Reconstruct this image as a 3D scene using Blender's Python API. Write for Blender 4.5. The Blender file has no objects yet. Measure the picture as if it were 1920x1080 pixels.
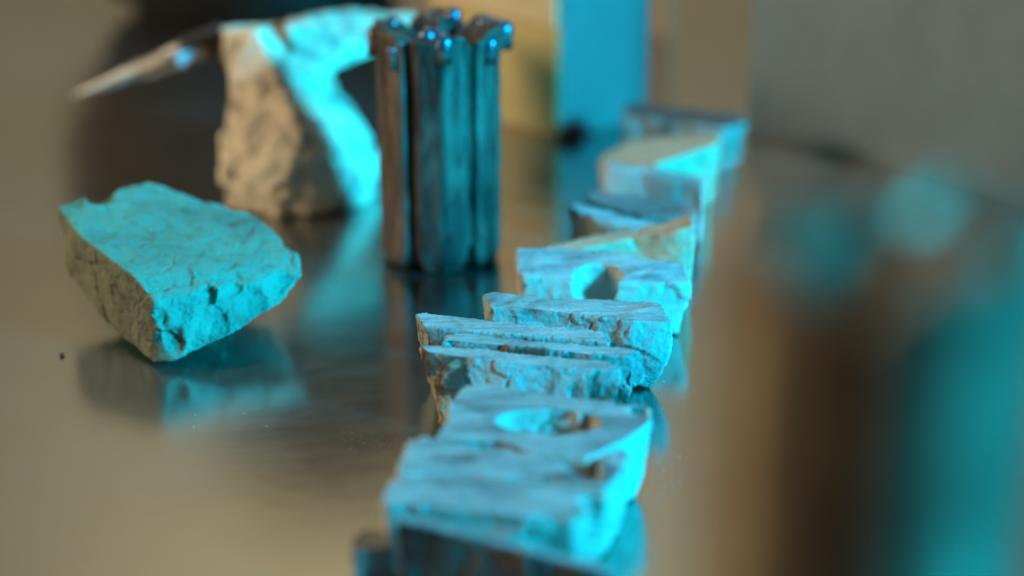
import bpy, bmesh, math, random
from mathutils import Vector, Matrix, noise
from mathutils.bvhtree import BVHTree

random.seed(7)
S = bpy.context.scene
COL = S.collection

# ---------------------------------------------------------------- camera
H = 0.213                      # lens height above the table
PITCH = math.radians(20.5)     # looking down
FPX = 55.0 / 36.0 * 1920.0
cam_d = bpy.data.cameras.new('camera')
cam_d.lens = 55.0
cam_d.sensor_width = 36.0
cam_d.clip_start = 0.01
cam_d.clip_end = 60.0
cam_d.dof.use_dof = True
cam_d.dof.focus_distance = 0.512
cam_d.dof.aperture_fstop = 3.4
cam = bpy.data.objects.new('camera', cam_d)
cam.location = (0, 0, H)
cam.rotation_euler = (math.radians(90) - PITCH, 0, 0)
COL.objects.link(cam)
S.camera = cam

# ---------------------------------------------------------------- room light
w = bpy.data.worlds.new('World')
S.world = w
w.use_nodes = True
w.node_tree.nodes['Background'].inputs['Color'].default_value = (1.0, 0.86, 0.66, 1)
w.node_tree.nodes['Background'].inputs['Strength'].default_value = 0.02
S.view_settings.view_transform = 'Standard'
S.view_settings.look = 'None'
S.view_settings.exposure = 0.0
S.view_settings.gamma = 1.0


def area_lamp(name, loc, target, power, size, color):
    d = bpy.data.lights.new(name, 'AREA')
    d.shape = 'DISK'
    d.size = size
    d.energy = power
    d.color = color
    o = bpy.data.objects.new(name, d)
    o.location = loc
    o.rotation_euler = (Vector(target) - Vector(loc)).to_track_quat('-Z', 'Y').to_euler()
    COL.objects.link(o)
    return o


area_lamp('cyan_lamp', (0.90, -0.07, 0.46), (0.0, 0.62, 0.03), 6.2, 0.20, (0.0, 0.57, 0.92)).data.spread = math.radians(58)
area_lamp('warm_lamp', (-1.05, 0.52, 0.42), (0.0, 0.60, 0.03), 9.0, 0.35, (1.0, 0.76, 0.46))
area_lamp('wall_fill', (-0.3, 1.9, 2.3), (-0.3, 3.2, 0.9), 37.0, 0.8, (1.0, 0.96, 0.79))  # added unseen lamp, brightens the wall that the table reflects


# ---------------------------------------------------------------- helpers
SP, CP = math.sin(PITCH), math.cos(PITCH)


def P(px, py, zc):
    """world point at camera depth zc along the sight line of a measured spot"""
    u = (px - 960) / FPX * zc
    v = -(py - 540) / FPX * zc
    return Vector((u, zc * CP + v * SP, H - zc * SP + v * CP))


def G(px, py, z=0.0):
    """world point on the level z along the sight line of a measured spot"""
    return P(px, py, (H - z) / (SP + (py - 540) / FPX * CP))


def tag(o, label=None, cat=None, group=None, kind=None):
    if label: o['label'] = label
    if cat: o['category'] = cat
    if group: o['group'] = group
    if kind: o['kind'] = kind
    return o


def empty(name, loc, label, cat, group=None):
    o = bpy.data.objects.new(name, None)
    o.empty_display_size = 0.01
    o.location = loc
    COL.objects.link(o)
    return tag(o, label, cat, group)


def link_mesh(name, me, mat, parent=None, smooth=True):
    if smooth:
        for p in me.polygons: p.use_smooth = True
    o = bpy.data.objects.new(name, me)
    if mat and not me.materials: me.materials.append(mat)
    COL.objects.link(o)
    if parent:
        o.parent = parent
        o.location = -parent.location    # meshes are written in world units
    return o


def from_bm(name, bm, mat, parent=None, smooth=True):
    bmesh.ops.recalc_face_normals(bm, faces=bm.faces)
    me = bpy.data.meshes.new(name)
    bm.to_mesh(me); bm.free()
    return link_mesh(name, me, mat, parent, smooth)


def hull_bm(pts, bm=None):
    bm = bm or bmesh.new()
    vs = [bm.verts.new(p) for p in pts]
    r = bmesh.ops.convex_hull(bm, input=vs)
    junk = [g for g in r['geom_interior'] if isinstance(g, bmesh.types.BMVert)]
    bmesh.ops.delete(bm, geom=junk, context='VERTS')
    return bm


def solid(bm, voxel, cutters=()):
    """fuse overlapping solids, carve the cutters, return an evenly meshed skin"""
    bmesh.ops.recalc_face_normals(bm, faces=bm.faces)
    me = bpy.data.meshes.new('tmp'); bm.to_mesh(me); bm.free()
    o = bpy.data.objects.new('tmp', me); COL.objects.link(o)
    r = o.modifiers.new('r0', 'REMESH'); r.mode = 'VOXEL'; r.voxel_size = voxel
    extra = []
    for c in cutters:
        bmesh.ops.recalc_face_normals(c, faces=c.faces)
        cm = bpy.data.meshes.new('cut'); c.to_mesh(cm); c.free()
        co = bpy.data.objects.new('cut', cm); COL.objects.link(co); extra.append(co)
        b = o.modifiers.new('b', 'BOOLEAN'); b.operation = 'DIFFERENCE'; b.object = co; b.solver = 'EXACT'
    if cutters:
        r = o.modifiers.new('r1', 'REMESH'); r.mode = 'VOXEL'; r.voxel_size = voxel
    dg = bpy.context.evaluated_depsgraph_get()
    out = bpy.data.meshes.new_from_object(o.evaluated_get(dg))
    for x in [o] + extra:
        m = x.data
        bpy.data.objects.remove(x); bpy.data.meshes.remove(m)
    return out


def roughen(me, amp, scale, seed, fine=0.25, top=None, top_amp=0.15, chip=1.0, reach=0.0035):
    """push the skin in and out: broken facets, lumps and grain; sawn tops stay nearly flat"""
    off = Vector((seed * 3.17, seed * 1.31, seed * 2.03))
    att = me.attributes.new('cut', 'FLOAT', 'POINT')
    nrm = [v.normal.copy() for v in me.vertices]
    tn, tp = top if top else (None, None)
    for i, v in enumerate(me.vertices):
        n = nrm[i]; p = v.co
        q = p * scale + off
        # flat broken facets: distance to cells gives sharp-edged scallops
        a = noise.noise(q * 0.6) * 0.5 + noise.noise(q * 1.9) * 0.2
        for fs, fw in ((0.42, 0.9), (0.95, 0.45)):
            qq = q * fs + noise.noise_vector(q * 0.9) * 0.12
            c0 = noise.voronoi(qq)[1][0]
            a += chip * fw * ((qq - c0).dot(noise.noise_vector(c0 * 3.7 + off)) * 2.4 + noise.noise(c0 * 5.3) * 0.7)
        f = noise.noise(q * 5.2) * 0.6 + noise.noise(q * 11.0) * 0.4
        k = 1.0; c = 0.0
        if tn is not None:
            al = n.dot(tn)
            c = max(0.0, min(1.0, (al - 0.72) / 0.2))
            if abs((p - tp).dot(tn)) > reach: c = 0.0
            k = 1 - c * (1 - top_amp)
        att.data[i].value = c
        v.co = p + n * (amp * k * (a + fine * f))
        if v.co.z < 0.0003: v.co.z = 0.0003
    me.update()


# ---------------------------------------------------------------- materials
def new_mat(name):
    m = bpy.data.materials.new(name); m.use_nodes = True
    nt = m.node_tree
    return m, nt, nt.nodes['Principled BSDF']


def nd(nt, t, **kw):
    n = nt.nodes.new(t)
    for k, v in kw.items():
        if k in n.inputs: n.inputs[k].default_value = v
        else: setattr(n, k, v)
    return n


def ramp(nt, src, stops):
    r = nt.nodes.new('ShaderNodeValToRGB')
    e = r.color_ramp.elements
    e[0].position, e[0].color = stops[0][0], (*stops[0][1], 1)
    e[1].position, e[1].color = stops[1][0], (*stops[1][1], 1)
    for p, c in stops[2:]:
        x = e.new(p); x.color = (*c, 1)
    nt.links.new(src, r.inputs[0])
    return r.outputs[0]


def mix(nt, fac, a, b, mode='MIX'):
    m = nt.nodes.new('ShaderNodeMix'); m.data_type = 'RGBA'; m.blend_type = mode
    L = nt.links
    for s, v in ((0, fac), (6, a), (7, b)):
        if hasattr(v, 'is_output'): L.new(v, m.inputs[s])
        else: m.inputs[s].default_value = v if s == 0 else (*v, 1)
    return m.outputs[2]


def tex(nt, scale, detail=6, rough=0.6, dist=0.0, stretch=None, seed=0.0):
    tc = nt.nodes.new('ShaderNodeTexCoord')
    mp = nt.nodes.new('ShaderNodeMapping')
    nt.links.new(tc.outputs['Object'], mp.inputs[0])
    mp.inputs['Location'].default_value = (seed, seed * .7, seed * 1.3)
    if stretch:
        mp.inputs['Scale'].default_value = stretch
        mp.inputs['Rotation'].default_value = (0, 0, math.radians(-12))
    n = nd(nt, 'ShaderNodeTexNoise', Scale=scale, Detail=detail, Roughness=rough, Distortion=dist)
    nt.links.new(mp.outputs[0], n.inputs['Vector'])
    return n.outputs['Fac']


def bump(nt, bsdf, hs, prev=None):
    for h, s, d in hs:
        b = nd(nt, 'ShaderNodeBump', Strength=s, Distance=d)
        nt.links.new(h, b.inputs['Height'])
        if prev: nt.links.new(prev, b.inputs['Normal'])
        prev = b.outputs[0]
    nt.links.new(prev, bsdf.inputs['Normal'])


def stone_mat(name, light, mid, dark, seed, dark_at=0.36, cut_light=(0.31, 0.46, 0.48), cut_dark=(0.13, 0.19, 0.21), grain=1.0, speck=0.5, bigs=38, dark_end=None):  # sawn tops are tinted blue so their colour carries the cyan light
    m, nt, b = new_mat(name)
    big = tex(nt, bigs, 5, 0.62, 0.6, seed=seed)
    small = tex(nt, 260, 6, 0.7, 0.2, seed=seed + 3)
    body = ramp(nt, big, [(dark_at - 0.03, dark), (dark_at + 0.05, mid), (0.62, light)])
    spk = ramp(nt, small, [(0.34, (0.45, 0.40, 0.35)), (0.46, (1, 1, 1))])
    body = mix(nt, speck, body, spk, 'MULTIPLY')
    if dark_end is not None:          # a crust of dark mineral with tan scabs on one end of the piece
        tc = nt.nodes.new('ShaderNodeTexCoord'); sx_ = nt.nodes.new('ShaderNodeSeparateXYZ')
        nt.links.new(tc.outputs['Object'], sx_.inputs[0])
        ma = nd(nt, 'ShaderNodeMath', operation='MULTIPLY_ADD'); nt.links.new(tex(nt, 90, 4, 0.6, seed=2.2), ma.inputs[0])
        ma.inputs[1].default_value = 0.016; nt.links.new(sx_.outputs[0], ma.inputs[2])
        lt = nd(nt, 'ShaderNodeMapRange'); nt.links.new(ma.outputs[0], lt.inputs[0])
        lt.inputs[1].default_value = dark_end + 0.0085; lt.inputs[2].default_value = dark_end + 0.0065
        crust = ramp(nt, tex(nt, 75, 5, 0.55, 0.4, seed=6.5), [(0.44, (0.055, 0.042, 0.03)), (0.52, (0.10, 0.08, 0.06)), (0.57, (0.36, 0.29, 0.19))])
        body = mix(nt, lt.outputs[0], body, crust)
    st = tex(nt, 60, 8, 0.68, 0.8, stretch=(0.6, 1.7, 1.0), seed=seed + 7)
    saw = tex(nt, 120, 5, 0.6, 0.4, stretch=(0.16, 2.2, 1.0), seed=seed + 15)
    fine = tex(nt, 700, 4, 0.7, seed=seed + 9)
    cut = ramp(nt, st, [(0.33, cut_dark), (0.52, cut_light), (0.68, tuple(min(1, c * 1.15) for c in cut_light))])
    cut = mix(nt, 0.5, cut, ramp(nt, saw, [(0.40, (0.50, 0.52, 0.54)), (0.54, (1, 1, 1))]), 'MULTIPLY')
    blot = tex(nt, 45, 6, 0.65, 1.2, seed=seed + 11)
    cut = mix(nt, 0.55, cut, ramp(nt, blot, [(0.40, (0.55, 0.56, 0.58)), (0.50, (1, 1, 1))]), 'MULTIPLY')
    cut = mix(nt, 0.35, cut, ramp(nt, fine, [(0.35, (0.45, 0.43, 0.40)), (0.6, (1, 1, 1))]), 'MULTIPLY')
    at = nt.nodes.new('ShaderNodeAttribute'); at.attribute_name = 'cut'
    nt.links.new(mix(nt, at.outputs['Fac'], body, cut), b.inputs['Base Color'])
    b.inputs['Roughness'].default_value = 0.62
    b.inputs['Specular IOR Level'].default_value = 0.4
    bump(nt, b, [(small, 0.55 * grain, 0.0012), (fine, 0.35 * grain, 0.0005), (st, 0.12, 0.0006), (saw, 0.12, 0.0005)])
    return m


M_ROW = [
    stone_mat('tan_stone', (0.50, 0.48, 0.43), (0.41, 0.39, 0.35), (0.13, 0.08, 0.055), 1.0, 0.375, bigs=26),
    stone_mat('grey_stone', (0.33, 0.40, 0.39), (0.25, 0.30, 0.29), (0.12, 0.07, 0.05), 4.2, 0.40, bigs=26),
    stone_mat('speckled_stone', (0.34, 0.41, 0.40), (0.27, 0.33, 0.32), (0.10, 0.06, 0.042), 8.7, 0.42, grain=1.2, bigs=26),
    stone_mat('dull_stone', (0.30, 0.28, 0.25), (0.22, 0.19, 0.16), (0.06, 0.05, 0.04), 12.3, 0.40,
              (0.24, 0.24, 0.24), (0.10, 0.10, 0.10)),
]
M_CRUST = stone_mat('crusted_stone', (0.38, 0.44, 0.43), (0.31, 0.37, 0.36), (0.10, 0.06, 0.042), 8.7, 0.40, grain=1.3, bigs=30, dark_end=-0.0135)
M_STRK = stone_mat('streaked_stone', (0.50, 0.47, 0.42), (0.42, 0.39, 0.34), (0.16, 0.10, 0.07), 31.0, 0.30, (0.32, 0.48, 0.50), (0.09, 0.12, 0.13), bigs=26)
M_CLEAN = stone_mat('even_stone', (0.44, 0.42, 0.39), (0.38, 0.36, 0.33), (0.24, 0.2, 0.17), 15.0, 0.22, speck=0.3)
M_FAR = stone_mat('dark_topped_stone', (0.34, 0.32, 0.29), (0.26, 0.24, 0.21), (0.08, 0.07, 0.06), 17.0, 0.34, (0.085, 0.085, 0.085), (0.04, 0.04, 0.04))
M_CRUMB = stone_mat('black_crumb', (0.035, 0.025, 0.02), (0.03, 0.02, 0.015), (0.02, 0.015, 0.01), 3.0)
M_DKST = stone_mat('shaded_stone', (0.15, 0.12, 0.10), (0.10, 0.08, 0.065), (0.04, 0.03, 0.025), 21.0, 0.40)  # shade on the front is put into the dark body, cut top stays pale
M_SAND = stone_mat('sand_stone', (0.56, 0.46, 0.32), (0.50, 0.40, 0.27), (0.20, 0.14, 0.09), 2.6, 0.36,
                   (0.54, 0.46, 0.33), (0.45, 0.37, 0.25))
M_GREEN = stone_mat('green_stone', (0.09, 0.34, 0.27), (0.07, 0.26, 0.21), (0.08, 0.13, 0.10), 5.5, 0.34, (0.16, 0.175, 0.115), (0.07, 0.085, 0.06), speck=0.6, grain=1.5)  # cyan-lit top and shaded left side are put into the two colours
M_TAN = stone_mat('ochre_stone', (0.80, 0.72, 0.56), (0.60, 0.53, 0.41), (0.32, 0.28, 0.23), 9.9, 0.42, speck=0.4, grain=0.9, bigs=60)


def plain_mat(name, col, rough=0.5, metal=0.0, var=0.25, scale=60, bmp=0.1, seed=0.0, spec=0.5, stretch=None):
    m, nt, b = new_mat(name)
    t = tex(nt, scale, 6, 0.65, 0.3, stretch, seed)
    lo = tuple(c * (1 - var) for c in col); hi = tuple(min(1, c * (1 + var)) for c in col)
    nt.links.new(ramp(nt, t, [(0.35, lo), (0.65, hi)]), b.inputs['Base Color'])
    r = ramp(nt, t, [(0.3, (rough * 1.15,) * 3), (0.7, (rough * 0.85,) * 3)])
    nt.links.new(r, b.inputs['Roughness'])
    b.inputs['Metallic'].default_value = metal
    b.inputs['Specular IOR Level'].default_value = spec
    bump(nt, b, [(t, bmp, 0.001)])
    return m


M_BIT = plain_mat('worn_bronze_steel', (0.080, 0.058, 0.047), 0.58, 0.3, 0.85, 120, 0.6, 1.1, stretch=(1, 1, .25))
M_BITF = plain_mat('rusty_steel', (0.26, 0.205, 0.14), 0.50, 0.35, 0.30, 60, 0.2, 3.3)
M_RIM = plain_mat('ochre_worn_rim', (0.30, 0.21, 0.11), 0.55, 0.3, 0.4, 120, 0.3, 2.2)
M_BEAD = plain_mat('polished_carbide', (0.12, 0.16, 0.22), 0.30, 0.75, 0.2, 90, 0.03, 4.1)
M_RIMF = plain_mat('pale_worn_rim', (0.36, 0.29, 0.21), 0.50, 0.6, 0.2, 50, 0.08, 5.2)
M_BEADF = plain_mat('dull_carbide', (0.20, 0.13, 0.08), 0.6, 0.3, 0.4, 60, 0.1, 6.1, spec=0.1)
M_DUST = plain_mat('pale_dust', (0.7, 0.7, 0.68), 0.9, 0, 0.1, 60, 0.0)
M_BLACK = plain_mat('black_rubber', (0.022, 0.020, 0.019), 0.55, 0, 0.3, 50, 0.1)
M_GLINT = plain_mat('pale_blue_glint', (0.34, 0.36, 0.40), 0.7, 0.0, 0.2, 60, 0.05)
M_WORN = plain_mat('worn_pick_metal', (0.38, 0.35, 0.30), 0.45, 0.35, 0.45, 120, 0.3, 2.0, stretch=(.4, 3, 3))
M_CARD = plain_mat('ochre_card', (0.56, 0.42, 0.17), 0.6, 0, 0.10, 45, 0.05)
M_CARDP = plain_mat('pale_card', (0.66, 0.52, 0.30), 0.6, 0, 0.06, 45, 0.05)
M_LITSIDE = plain_mat('lit_side_grey', (0.17, 0.155, 0.15), 0.6, 0, 0.06, 45, 0.05)
M_WOOD = plain_mat('pinkish_wood', (0.36, 0.23, 0.13), 0.6, 0, 0.3, 60, 0.1, stretch=(4, 4, .3))
M_PANEL = plain_mat('grey_laminate', (0.20, 0.225, 0.22), 0.5, 0, 0.08, 20, 0.02)
M_DARK = plain_mat('dark_brown_cloth', (0.040, 0.033, 0.028), 0.9, 0, 0.3, 30, 0.1, spec=0.1)
M_WALL = plain_mat('beige_plaster', (0.62, 0.54, 0.38), 0.9, 0, 0.05, 6, 0.05, spec=0.1)


def table_mat():
    m, nt, b = new_mat('brushed_table_metal')
    cloud = tex(nt, 7, 5, 0.6, 0.8)
    grain = tex(nt, 900, 3, 0.7, 0)
    fine = tex(nt, 90, 4, 0.6, 0, seed=3)
    col = ramp(nt, cloud, [(0.3, (0.37, 0.365, 0.35)), (0.7, (0.43, 0.425, 0.41))])
    nt.links.new(col, b.inputs['Base Color'])
    b.inputs['Metallic'].default_value = 0.96
    r = ramp(nt, cloud, [(0.3, (0.17,) * 3), (0.7, (0.24,) * 3)])
    smud = tex(nt, 16, 6, 0.7, 1.5, stretch=(0.5, 1.6, 1), seed=4)
    r = mix(nt, 0.6, r, ramp(nt, smud, [(0.38, (0.72,) * 3), (0.60, (1.0,) * 3)]), 'MULTIPLY')
    nt.links.new(r, b.inputs['Roughness'])
    bump(nt, b, [(fine, 0.03, 0.001), (grain, 0.05, 0.0002)])
    return m


M_TABLE = table_mat()

# ---------------------------------------------------------------- setting


def box_bm(lo, hi, bm=None, bevel=0.0):
    bm = bm or bmesh.new()
    r = bmesh.ops.create_cube(bm, size=1)
    for v in r['verts']:
        v.co = Vector([lo[i] + (v.co[i] + .5) * (hi[i] - lo[i]) for i in range(3)])
    if bevel:
        es = list({e for v in r['verts'] for e in v.link_edges})
        bmesh.ops.bevel(bm, geom=es, offset=bevel, segments=3, affect='EDGES', profile=0.5)
    return bm


def place_rot(bm, origin, ang):
    bmesh.ops.transform(bm, matrix=Matrix.Translation(origin) @ Matrix.Rotation(ang, 4, 'Z'), verts=bm.verts)
    return bm


t = from_bm('table_top', box_bm((-1.3, -0.5, -0.03), (1.5, 1.75, 0), bevel=0.003), M_TABLE, smooth=False)
tag(t, kind='structure')
wl = from_bm('wall', box_bm((-6, 3.2, -1.0), (6, 3.3, 3.2)), M_WALL, smooth=False)
tag(wl, kind='structure')

# dark case far back, its outline shaped for a dark reflection in the table
bm = hull_bm([(-0.285, 1.13, 0.0), (-0.105, 1.13, 0.0), (-0.285, 1.40, 0.0), (-0.105, 1.40, 0.0),
              (-0.35, 1.13, 0.12), (-0.35, 1.40, 0.12), (-0.325, 1.15, 0.24), (-0.325, 1.38, 0.24),
              (-0.20, 1.15, 0.42), (-0.05, 1.15, 0.42), (-0.20, 1.38, 0.42), (-0.05, 1.38, 0.42)])
bmesh.ops.bevel(bm, geom=list(bm.edges), offset=0.012, segments=3, affect='EDGES')
tag(from_bm('dark_case', bm, M_DARK), 'tall dark brown case shaped for its table reflection, out of focus at the back, behind the tan rock', 'case')

# ochre carton with a pale band
A = math.radians(49)
crn = G(1045, 262)
car = empty('carton', crn, 'upright ochre carton standing behind the fluted drill bit', 'box')


def turned(lo, hi, org, ang, bev):
    return place_rot(box_bm(lo, hi, bevel=bev), org, ang)


# local x runs along the left face (to -x), local y away from the lens
from_bm('body', turned((-0.105, 0, 0), (0, 0.065, 0.0575), crn, -A, 0.0012), M_CARD, car, False)
fr = place_rot(box_bm((-0.0006, 0.001, 0.0006), (0.0014, 0.0652, 0.10), bevel=0.0003), crn, -A)
from_bm('lit_side', fr, M_LITSIDE, car, False)  # added grey face that keeps the cyan-lit side from turning green
from_bm('sleeve', turned((-0.1058, -0.0008, 0.058), (-0.0012, 0.0658, 0.10), crn, -A, 0.0012), M_CARDP, car, False)

pk = P(1229, 0, 1.06); pk.z = 0
pl = from_bm('plank', turned((-0.013, 0, 0), (0.013, 0.003, 0.24), pk, -math.radians(50), 0.001), M_WOOD, None, False)
tag(pl, 'narrow brown wooden strip standing upright beside the ochre carton', 'plank')

# a tall grey sheet bent in a smooth curve
p0, p1, p2 = P(1417, 0, .800), P(1600, 0, .765), P(1990, 0, .665)
bm = bmesh.new(); ln = []
for k in range(41):
    q = k / 40
    c = p0 * (1 - q) ** 2 + p1 * (2 * q * (1 - q)) + p2 * q * q
    d = ((p1 - p0) * (1 - q) + (p2 - p1) * q); d.z = 0; d.normalize()
    nrm = Vector((-d.y, d.x, 0)) * 0.002
    ln.append([bm.verts.new((c.x + sg * nrm.x, c.y + sg * nrm.y, z)) for sg, z in ((-1, 0), (-1, .24), (1, .24), (1, 0))])
for x, y in zip(ln, ln[1:]):
    for i in range(4): bm.faces.new((x[i], x[(i + 1) % 4], y[(i + 1) % 4], y[i]))
bm.faces.new(ln[0]); bm.faces.new(ln[-1])
bd = from_bm('grey_sheet', bm, M_PANEL, None, True)
bd.data.set_sharp_from_angle(angle=math.radians(40))
tag(bd, 'tall plain grey curved sheet standing at the far right behind the stones', 'board')

# ---------------------------------------------------------------- drill bits


def bit(name, cx, cy, R, Ht, n_lobe, phase, groove, mat, rim_mat, bead_mat, label, beads, flare=0.06, wall=0.36, seed=1, dish=1.0, ribs=1.0):
    root = empty(name, (cx, cy, 0), label, 'drill bit', 'fluted drill bits with beaded rims')
    NT, NZ = 288, 60
    bm = bmesh.new()

    def radius(th, z):
        ph = ((th - phase) / (2 * math.pi) * n_lobe) % 1.0          # 0 = middle of a groove
        d = min(ph, 1 - ph)
        g = 1 - groove * max(0.0, 1 - (d / 0.09) ** 2) ** 0.8
        lobe = 1 - 0.05 * (abs(d - 0.5) / 0.5) ** 2
        up = z / Ht
        fl = 1 + flare * max(0.0, (up - 0.86) / 0.14) ** 1.6
        cham = 1 - 0.12 * max(0.0, (0.055 - up) / 0.055) ** 2
        nz = 1 - 0.018 * ribs * (0.5 + 0.5 * math.cos(ph * 6 * math.pi)) * (1 if d > .12 else 0.3) + 0.024 * noise.noise(Vector((math.cos(th) * 3, math.sin(th) * 3, z * 90 + seed)))
        return R * g * lobe * fl * cham * nz

    def height(th, up):
        ph = ((th - phase) / (2 * math.pi) * n_lobe) % 1.0
        d = min(ph, 1 - ph)
        low = 0.085 * Ht * max(0, 1 - d / 0.22) ** 1.3
        dip = 0.06 * Ht * max(0, 1 - d / 0.30) ** 1.4 + 0.004 * noise.noise(Vector((th * 3, seed, 0))) * (R / .0275)
        return low + (Ht - dip - low) * up

    rings = []
    for k in range(NZ + 1):
        up = k / NZ
        rings.append([bm.verts.new((cx + radius(th, up * Ht) * math.sin(th), cy - radius(th, up * Ht) * math.cos(th), height(th, up) + 0.0004))
                      for th in (2 * math.pi * i / NT for i in range(NT))])
    # rim lip, bore wall, bore floor
    for f, dz in ((0.86, -0.0), (wall * 1.25, -0.10), (wall, -0.22), (wall * 0.9, -0.62), (wall * 0.3, -0.66)):
        ring = []
        for i in range(NT):
            th = 2 * math.pi * i / NT
            rr = radius(th, Ht) * f if f > .8 else R * f * (1 + 0.05 * noise.noise(Vector((th * 2, f * 9, seed))))
            ring.append(bm.verts.new((cx + rr * math.sin(th), cy - rr * math.cos(th), height(th, 1) + (dz * dish * R * 1.6) + 0.0004)))
        rings.append(ring)
    for a, b in zip(rings, rings[1:]):
        for i in range(NT):
            bm.faces.new((a[i], a[(i + 1) % NT], b[(i + 1) % NT], b[i]))
    bm.faces.new(rings[-1]); bm.faces.new(rings[0][::-1])
    body = from_bm('body', bm, mat, root)
    body.data.materials.append(rim_mat)
    for f in body.data.polygons:
        f.material_index = 1 if f.index >= (NZ) * NT and f.index < (NZ + 2) * NT else 0
    src = None
    for (ang, rf, dz, sc) in beads:
        th = math.radians(ang)
        p = Vector((R * rf * math.sin(th), -R * rf * math.cos(th), Ht + (dz - 0.07) * R))
        if src is None:
            b2 = bmesh.new()
            bmesh.ops.create_uvsphere(b2, u_segments=24, v_segments=16, radius=R * 0.14)
            bead = from_bm('bead', b2, bead_mat, root)
            b3 = bmesh.new()
            bmesh.ops.create_cone(b3, cap_ends=True, segments=20, radius1=R * 0.13, radius2=R * 0.11, depth=R * 0.26)
            seat = from_bm('bead_socket', b3, rim_mat, root)
            src = (bead, seat)
        else:
            bead, seat = src[0].copy(), src[1].copy()
            COL.objects.link(bead); COL.objects.link(seat)
            bead.parent = root; seat.parent = root
        bead.location = p; bead.scale = (sc, sc, sc * 1.05)
        seat.location = p - Vector((0, 0, R * 0.16)); seat.scale = (sc, sc, 1)
    return root


bc = G(828, 480)
beads = [(-78, .98, -.05, 1), (-122, .88, -.02, .95), (165, .80, .06, 1.05), (-172, .92, .02, .8), (128, .92, -.02, 1), (93, 1.02, -.02, 1.15),
         (8, .93, -.04, 1.1), (-18, .45, -.03, 1), (2, .40, -.03, .9), (55, .98, -.12, 1.0), (-42, .98, -.18, .6)]
bit('drill_bit', bc.x, bc.y, 0.0252, 0.0955, 6, math.radians(-26), 0.10, M_BIT, M_BIT, M_BEAD,
    'bronze brown fluted drill bit with beaded rim, standing upright by the tan rock', beads)
fc = P(1655, 480, 0.185)
fb = [(-85, .80, -.09, 1.2), (-130, .8, -.09, 1.2), (62, .82, -.13, 1.0), (98, .82, -.12, 1.1), (135, .8, -.09, 1.2), (178, .8, -.09, 1.2),
      (-38, .80, -.12, .9)]
bit('drill_bit', fc.x, fc.y, 0.0203, 0.1565, 5, math.radians(48), 0.04, M_BITF, M_RIMF, M_BEADF,
    'very blurred large drill bit close to the lens at the right edge', fb, flare=0.02, seed=5, wall=0.22, dish=0.35, ribs=0.2)

# ---------------------------------------------------------------- big rocks
def ball_cut(center, rx, ry, rz, rot=0.0):
    bm = bmesh.new()
    bmesh.ops.create_uvsphere(bm, u_segments=40, v_segments=24, radius=1)
    bmesh.ops.transform(bm, matrix=Matrix.Translation(center) @ Matrix.Rotation(rot, 4, 'Z') @ Matrix.Diagonal((rx, ry, rz, 1)), verts=bm.verts)
    return bm




def rock(name, hulls, voxel, amp, scale, seed, mat, label, cat='rock', fine=0.25, chip=1.0, cutters=(), shade_side=None):
    bm = bmesh.new()
    for h in hulls: hull_bm(h, bm)
    bm.normal_update()
    bv = BVHTree.FromBMesh(bm)
    eye_ = Vector((0, 0, H))

    def on(px, py, sink, rx, ry, rz):          # a hollow whose centre lies `sink` under the skin
        d = (P(px, py, 1.0) - eye_).normalized()
        hit = bv.ray_cast(eye_, d)[0]
        return ball_cut(hit + d * sink, rx, ry, rz)
    cutters = [on(*c) if isinstance(c, tuple) else c for c in cutters]
    me = solid(bm, voxel, cutters)
    roughen(me, amp, scale, seed, fine, shade_side, 0.9, chip, 0.02)
    me.name = name
    return tag(link_mesh(name, me, mat), label, cat)


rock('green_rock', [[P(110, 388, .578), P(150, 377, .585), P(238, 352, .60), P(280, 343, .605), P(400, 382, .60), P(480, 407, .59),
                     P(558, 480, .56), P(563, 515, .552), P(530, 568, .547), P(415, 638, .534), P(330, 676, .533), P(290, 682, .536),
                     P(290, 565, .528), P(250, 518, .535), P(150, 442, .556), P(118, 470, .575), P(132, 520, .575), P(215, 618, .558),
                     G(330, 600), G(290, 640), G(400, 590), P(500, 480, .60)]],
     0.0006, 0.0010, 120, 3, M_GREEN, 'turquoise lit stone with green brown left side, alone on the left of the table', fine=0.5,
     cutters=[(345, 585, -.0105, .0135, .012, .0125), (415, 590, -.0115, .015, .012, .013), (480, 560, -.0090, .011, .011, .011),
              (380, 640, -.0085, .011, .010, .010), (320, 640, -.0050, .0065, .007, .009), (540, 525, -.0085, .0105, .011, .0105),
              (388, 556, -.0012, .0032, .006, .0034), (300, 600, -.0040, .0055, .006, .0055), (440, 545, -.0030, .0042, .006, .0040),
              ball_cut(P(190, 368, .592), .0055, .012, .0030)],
     shade_side=((P(290, 565, .528) - P(118, 470, .575)).cross(P(290, 682, .536) - P(290, 565, .528)).normalized() * -1, P(215, 540, .55)))

rock('tan_rock', [[P(480, 52, .705), P(562, 240, .682), P(655, 392, .698), P(417, 52, .72), P(432, 140, .705), P(413, 290, .70),
                   P(428, 394, .697), P(520, 411, .69), P(600, 402, .692), P(598, 150, .722), P(685, 232, .73), P(714, 305, .73), P(702, 378, .716),
                   P(540, 45, .78), P(450, 345, .78), P(690, 330, .775)],
                  [P(535, 45, .72), P(565, 170, .705), P(540, 38, .76), P(660, 18, .75), P(775, 30, .765), P(780, 58, .755), P(690, 66, .735),
                   P(640, 105, .735), P(640, 30, .79), P(770, 40, .80), P(640, 90, .78)]],
     0.0010, 0.0020, 85, 11, M_TAN, 'large tan rock standing upright behind the fluted drill bit, right side bright turquoise', fine=0.5,
     cutters=[ball_cut(P(400, 190, .712), .0095, .03, .020)])

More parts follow.
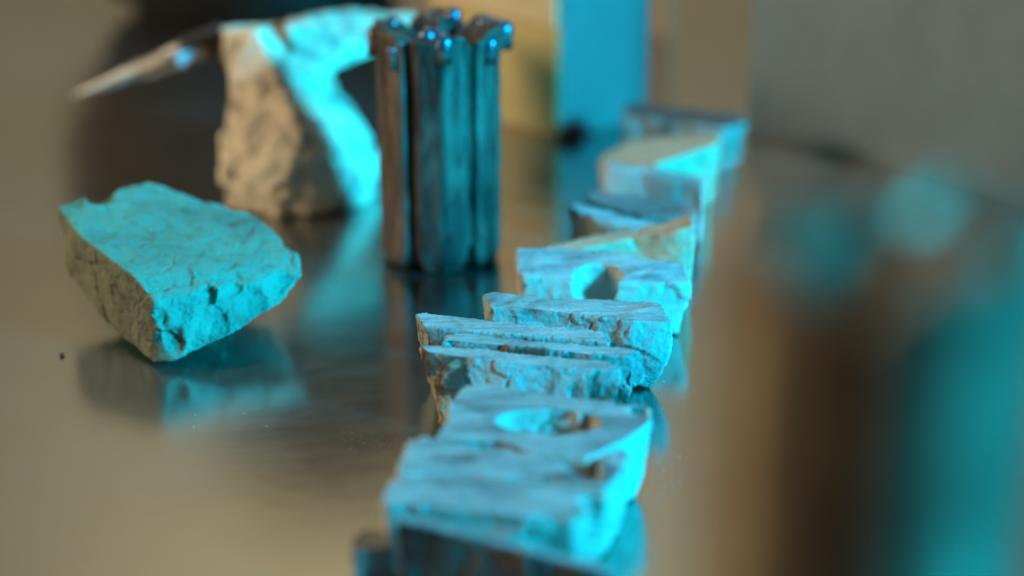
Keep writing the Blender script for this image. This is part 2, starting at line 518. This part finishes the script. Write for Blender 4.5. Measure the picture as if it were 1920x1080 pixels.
# ---------------------------------------------------------------- pick hammer leaning behind the tan rock
tip, neck, eye = P(135, 181, .765), P(352, 96, .745), P(420, 74, .752)
foot = G(565, 280)
hm = empty('pick_hammer', (foot.x, foot.y, 0), 'hammer with long worn pointed pick and black socket, leaning behind the tan rock', 'hammer')


def taper(name, a, b, ra, rb, mat, parent, seg=8, flat=1.0, steps=14, wob=0.0, seed=0):
    ax = (b - a).normalized()
    up = Vector((0, 0, 1)); s = ax.cross(up).normalized(); u = s.cross(ax)
    bm = bmesh.new(); rings = []
    for k in range(steps + 1):
        t_ = k / steps; c = a.lerp(b, t_); r = ra + (rb - ra) * t_ ** 0.85
        rings.append([bm.verts.new(c + (s * math.cos(q) * flat + u * math.sin(q)) * r *
                                   (1 + wob * noise.noise(Vector((t_ * 5, q * 1.2, seed)))))
                      for q in (2 * math.pi * i / seg for i in range(seg))])
    for x, y in zip(rings, rings[1:]):
        for i in range(seg): bm.faces.new((x[i], x[(i + 1) % seg], y[(i + 1) % seg], y[i]))
    bm.faces.new(rings[0]); bm.faces.new(rings[-1])
    return from_bm(name, bm, mat, parent, smooth=seg > 8)


taper('pick', tip, neck, 0.0008, 0.0062, M_WORN, hm, 9, 1.0, 30, 0.5, 3)
taper('socket', neck - (eye - neck) * 0.15, eye, 0.0066, 0.0082, M_BLACK, hm, 16, 1.0)
fct = P(357, 105, .7325)
bmf = box_bm((-0.0066, -0.0026, -0.0006), (0.0066, 0.0026, 0.0006), bevel=0.0004)
nv = Vector((.45, -.83, .25)).normalized()
av = (P(388, 96, .7325) - P(326, 114, .7325)); av = (av - nv * av.dot(nv)).normalized()
bv = nv.cross(av)
bmesh.ops.transform(bmf, matrix=Matrix.Translation(fct) @ Matrix((av, bv, nv)).transposed().to_4x4(), verts=bmf.verts)
from_bm('glint_plate', bmf, M_GLINT, hm, False)  # added plate, its pale matte colour stands in for a reflection
taper('handle', eye, Vector((foot.x, foot.y, 0.0008)), 0.0075, 0.0095, M_BLACK, hm, 20)

# ---------------------------------------------------------------- the row of sawn stones
ROW = 'sawn stone blocks set out in one row'


def block(name, top, label, mat, sx=0.8, sy=0.9, zt=0.024, voxel=0.0007, amp=0.0011, seed=0, cutters=(), shift=(0, 0), power=2.2, scale=150, fine=0.35, top_amp=0.12, cat='stone'):
    pts = [G(q[0], q[1], q[2] if len(q) > 2 else zt) for q in top]
    c = sum(pts, Vector()) / len(pts)
    n = Vector()
    for i in range(len(pts)):
        a, b = pts[i] - c, pts[(i + 1) % len(pts)] - c
        n += a.cross(b)
    n.normalize()
    if n.z < 0: n = -n
    # resample the outline
    per = []
    for i in range(len(pts)):
        a, b = pts[i], pts[(i + 1) % len(pts)]
        for k in range(8): per.append(a.lerp(b, k / 8))
    # long axis of the outline (horizontal)
    far = max(((a - b).length, i, j) for i, a in enumerate(pts) for j, b in enumerate(pts))
    ax = (pts[far[1]] - pts[far[2]]); ax.z = 0; ax.normalize()
    ay = Vector((-ax.y, ax.x, 0))
    bm = bmesh.new(); rings = []
    K = 9
    for k in range(K + 1):
        t_ = k / K
        fx = 1 - (1 - sx) * t_ ** power; fy = 1 - (1 - sy) * t_ ** 1.4
        ring = []
        for p in per:
            d = p - c
            x, y = d.dot(ax), d.dot(ay)
            q = c + ax * x * fx + ay * y * fy + Vector((shift[0], shift[1], 0)) * t_
            ring.append(bm.verts.new((q.x, q.y, p.z * (1 - t_) + 0.0006 * t_)))
        rings.append(ring)
    N = len(per)
    for a, b in zip(rings, rings[1:]):
        for i in range(N): bm.faces.new((a[i], a[(i + 1) % N], b[(i + 1) % N], b[i]))
    bm.faces.new(rings[0]); bm.faces.new(rings[-1])
    me = solid(bm, voxel, cutters)
    roughen(me, amp, scale, seed, fine, (n, c), top_amp)
    me.name = name
    return tag(link_mesh(name, me, mat), label, cat, ROW)


N = 'stone_block'
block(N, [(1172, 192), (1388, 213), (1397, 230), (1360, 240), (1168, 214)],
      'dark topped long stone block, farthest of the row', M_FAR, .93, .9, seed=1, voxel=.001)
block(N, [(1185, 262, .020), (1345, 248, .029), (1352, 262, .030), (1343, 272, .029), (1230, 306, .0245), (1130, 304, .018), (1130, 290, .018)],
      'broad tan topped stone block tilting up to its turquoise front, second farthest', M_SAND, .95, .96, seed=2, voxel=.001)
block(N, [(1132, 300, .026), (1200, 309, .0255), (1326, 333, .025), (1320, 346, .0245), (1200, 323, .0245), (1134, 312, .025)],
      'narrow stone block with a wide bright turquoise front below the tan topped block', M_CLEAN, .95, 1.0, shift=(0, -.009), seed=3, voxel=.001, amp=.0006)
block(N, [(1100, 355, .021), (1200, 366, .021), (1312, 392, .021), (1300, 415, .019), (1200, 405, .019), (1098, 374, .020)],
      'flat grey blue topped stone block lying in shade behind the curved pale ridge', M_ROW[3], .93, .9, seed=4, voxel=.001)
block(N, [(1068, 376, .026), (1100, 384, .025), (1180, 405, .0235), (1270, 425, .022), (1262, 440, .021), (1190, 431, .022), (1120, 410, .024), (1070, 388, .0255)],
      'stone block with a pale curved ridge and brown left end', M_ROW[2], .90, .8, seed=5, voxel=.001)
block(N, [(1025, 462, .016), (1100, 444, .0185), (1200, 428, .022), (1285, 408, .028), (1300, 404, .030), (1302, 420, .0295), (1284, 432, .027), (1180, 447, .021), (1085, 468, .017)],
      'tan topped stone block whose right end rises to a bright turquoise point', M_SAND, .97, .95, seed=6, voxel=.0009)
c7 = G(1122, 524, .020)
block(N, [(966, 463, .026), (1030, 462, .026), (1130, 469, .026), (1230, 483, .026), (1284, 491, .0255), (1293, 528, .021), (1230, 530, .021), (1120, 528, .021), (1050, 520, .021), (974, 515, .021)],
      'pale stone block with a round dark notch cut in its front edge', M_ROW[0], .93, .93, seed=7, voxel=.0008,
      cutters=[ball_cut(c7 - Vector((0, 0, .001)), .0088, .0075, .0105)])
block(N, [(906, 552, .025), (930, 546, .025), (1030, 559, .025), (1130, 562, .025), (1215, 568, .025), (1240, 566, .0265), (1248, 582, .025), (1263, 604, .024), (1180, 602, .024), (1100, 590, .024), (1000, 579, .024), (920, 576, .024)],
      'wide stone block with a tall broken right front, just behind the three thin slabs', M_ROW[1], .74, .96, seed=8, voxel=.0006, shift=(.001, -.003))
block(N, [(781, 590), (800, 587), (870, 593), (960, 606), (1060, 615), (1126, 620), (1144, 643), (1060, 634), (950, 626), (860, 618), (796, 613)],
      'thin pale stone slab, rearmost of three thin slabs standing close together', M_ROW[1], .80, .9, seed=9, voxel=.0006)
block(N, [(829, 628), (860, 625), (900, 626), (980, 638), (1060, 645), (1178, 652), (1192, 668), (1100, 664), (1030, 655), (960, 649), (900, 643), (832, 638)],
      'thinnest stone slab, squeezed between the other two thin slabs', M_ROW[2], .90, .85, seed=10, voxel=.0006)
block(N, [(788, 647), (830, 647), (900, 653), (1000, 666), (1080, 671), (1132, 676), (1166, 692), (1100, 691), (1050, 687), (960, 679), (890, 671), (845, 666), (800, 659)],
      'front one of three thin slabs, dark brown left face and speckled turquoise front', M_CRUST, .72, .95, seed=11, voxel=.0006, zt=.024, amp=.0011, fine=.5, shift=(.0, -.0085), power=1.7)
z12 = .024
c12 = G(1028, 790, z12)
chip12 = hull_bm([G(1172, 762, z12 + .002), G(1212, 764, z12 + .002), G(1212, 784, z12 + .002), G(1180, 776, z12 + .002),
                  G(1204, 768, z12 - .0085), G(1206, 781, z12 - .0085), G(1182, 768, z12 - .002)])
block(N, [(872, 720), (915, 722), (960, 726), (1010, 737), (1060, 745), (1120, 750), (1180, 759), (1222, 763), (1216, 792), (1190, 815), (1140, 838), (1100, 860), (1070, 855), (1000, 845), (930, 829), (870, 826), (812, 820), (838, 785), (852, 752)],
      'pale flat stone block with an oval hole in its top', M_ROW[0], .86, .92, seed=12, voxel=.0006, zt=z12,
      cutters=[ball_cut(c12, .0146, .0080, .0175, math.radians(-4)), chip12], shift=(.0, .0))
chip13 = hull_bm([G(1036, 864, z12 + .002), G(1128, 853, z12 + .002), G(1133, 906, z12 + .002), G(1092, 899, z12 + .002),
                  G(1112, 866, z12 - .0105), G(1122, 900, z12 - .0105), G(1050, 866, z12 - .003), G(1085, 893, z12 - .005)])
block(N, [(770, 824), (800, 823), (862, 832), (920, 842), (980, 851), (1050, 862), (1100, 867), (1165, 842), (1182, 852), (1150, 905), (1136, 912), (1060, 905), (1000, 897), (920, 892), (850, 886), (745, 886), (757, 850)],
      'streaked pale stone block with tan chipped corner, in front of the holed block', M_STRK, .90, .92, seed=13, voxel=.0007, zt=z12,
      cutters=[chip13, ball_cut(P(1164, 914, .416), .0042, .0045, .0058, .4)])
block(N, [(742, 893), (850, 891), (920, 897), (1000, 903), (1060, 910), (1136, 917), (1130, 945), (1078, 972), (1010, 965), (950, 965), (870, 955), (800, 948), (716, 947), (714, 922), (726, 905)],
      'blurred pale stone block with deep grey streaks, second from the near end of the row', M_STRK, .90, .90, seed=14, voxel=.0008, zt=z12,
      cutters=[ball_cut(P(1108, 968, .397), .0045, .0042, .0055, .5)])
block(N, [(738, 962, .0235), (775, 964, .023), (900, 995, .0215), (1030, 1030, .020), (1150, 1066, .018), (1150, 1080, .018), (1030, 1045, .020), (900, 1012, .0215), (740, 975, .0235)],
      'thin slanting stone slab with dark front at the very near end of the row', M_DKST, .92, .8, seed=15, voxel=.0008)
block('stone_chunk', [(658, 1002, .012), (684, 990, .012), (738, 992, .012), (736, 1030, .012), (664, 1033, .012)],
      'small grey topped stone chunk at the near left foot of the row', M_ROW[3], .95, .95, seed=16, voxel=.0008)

# ---------------------------------------------------------------- crumbs and dust on the table
bm = bmesh.new()
bmesh.ops.create_icosphere(bm, subdivisions=3, radius=0.00095)
for v in bm.verts:
    v.co *= 1 + 0.35 * noise.noise(v.co * 1500)
    v.co.z *= 0.6
cp = G(117, 668)
bmesh.ops.translate(bm, verts=bm.verts, vec=(cp.x, cp.y, 0.0006))
tag(from_bm('stone_crumb', bm, M_CRUMB, None, False), 'tiny dark brown crumb lying alone on the table left of the turquoise stone', 'crumb')

bm = bmesh.new()
for (px, py, sx_, sy_, n_) in ((745, 832, 45, 8, 170), (1225, 890, 40, 45, 110), (1235, 730, 30, 50, 60), (760, 760, 300, 200, 90), (400, 900, 300, 120, 60)):
    for i in range(n_):
        g = G(random.gauss(px, sx_), random.gauss(py, sy_))
        r = random.uniform(.00004, .00010) * (1.6 if random.random() < .08 else 1)
        q = bmesh.ops.create_icosphere(bm, subdivisions=1, radius=r)
        bmesh.ops.translate(bm, verts=q['verts'], vec=(g.x, g.y, r * .7))
tag(from_bm('stone_dust', bm, M_DUST, None, False), kind='stuff')
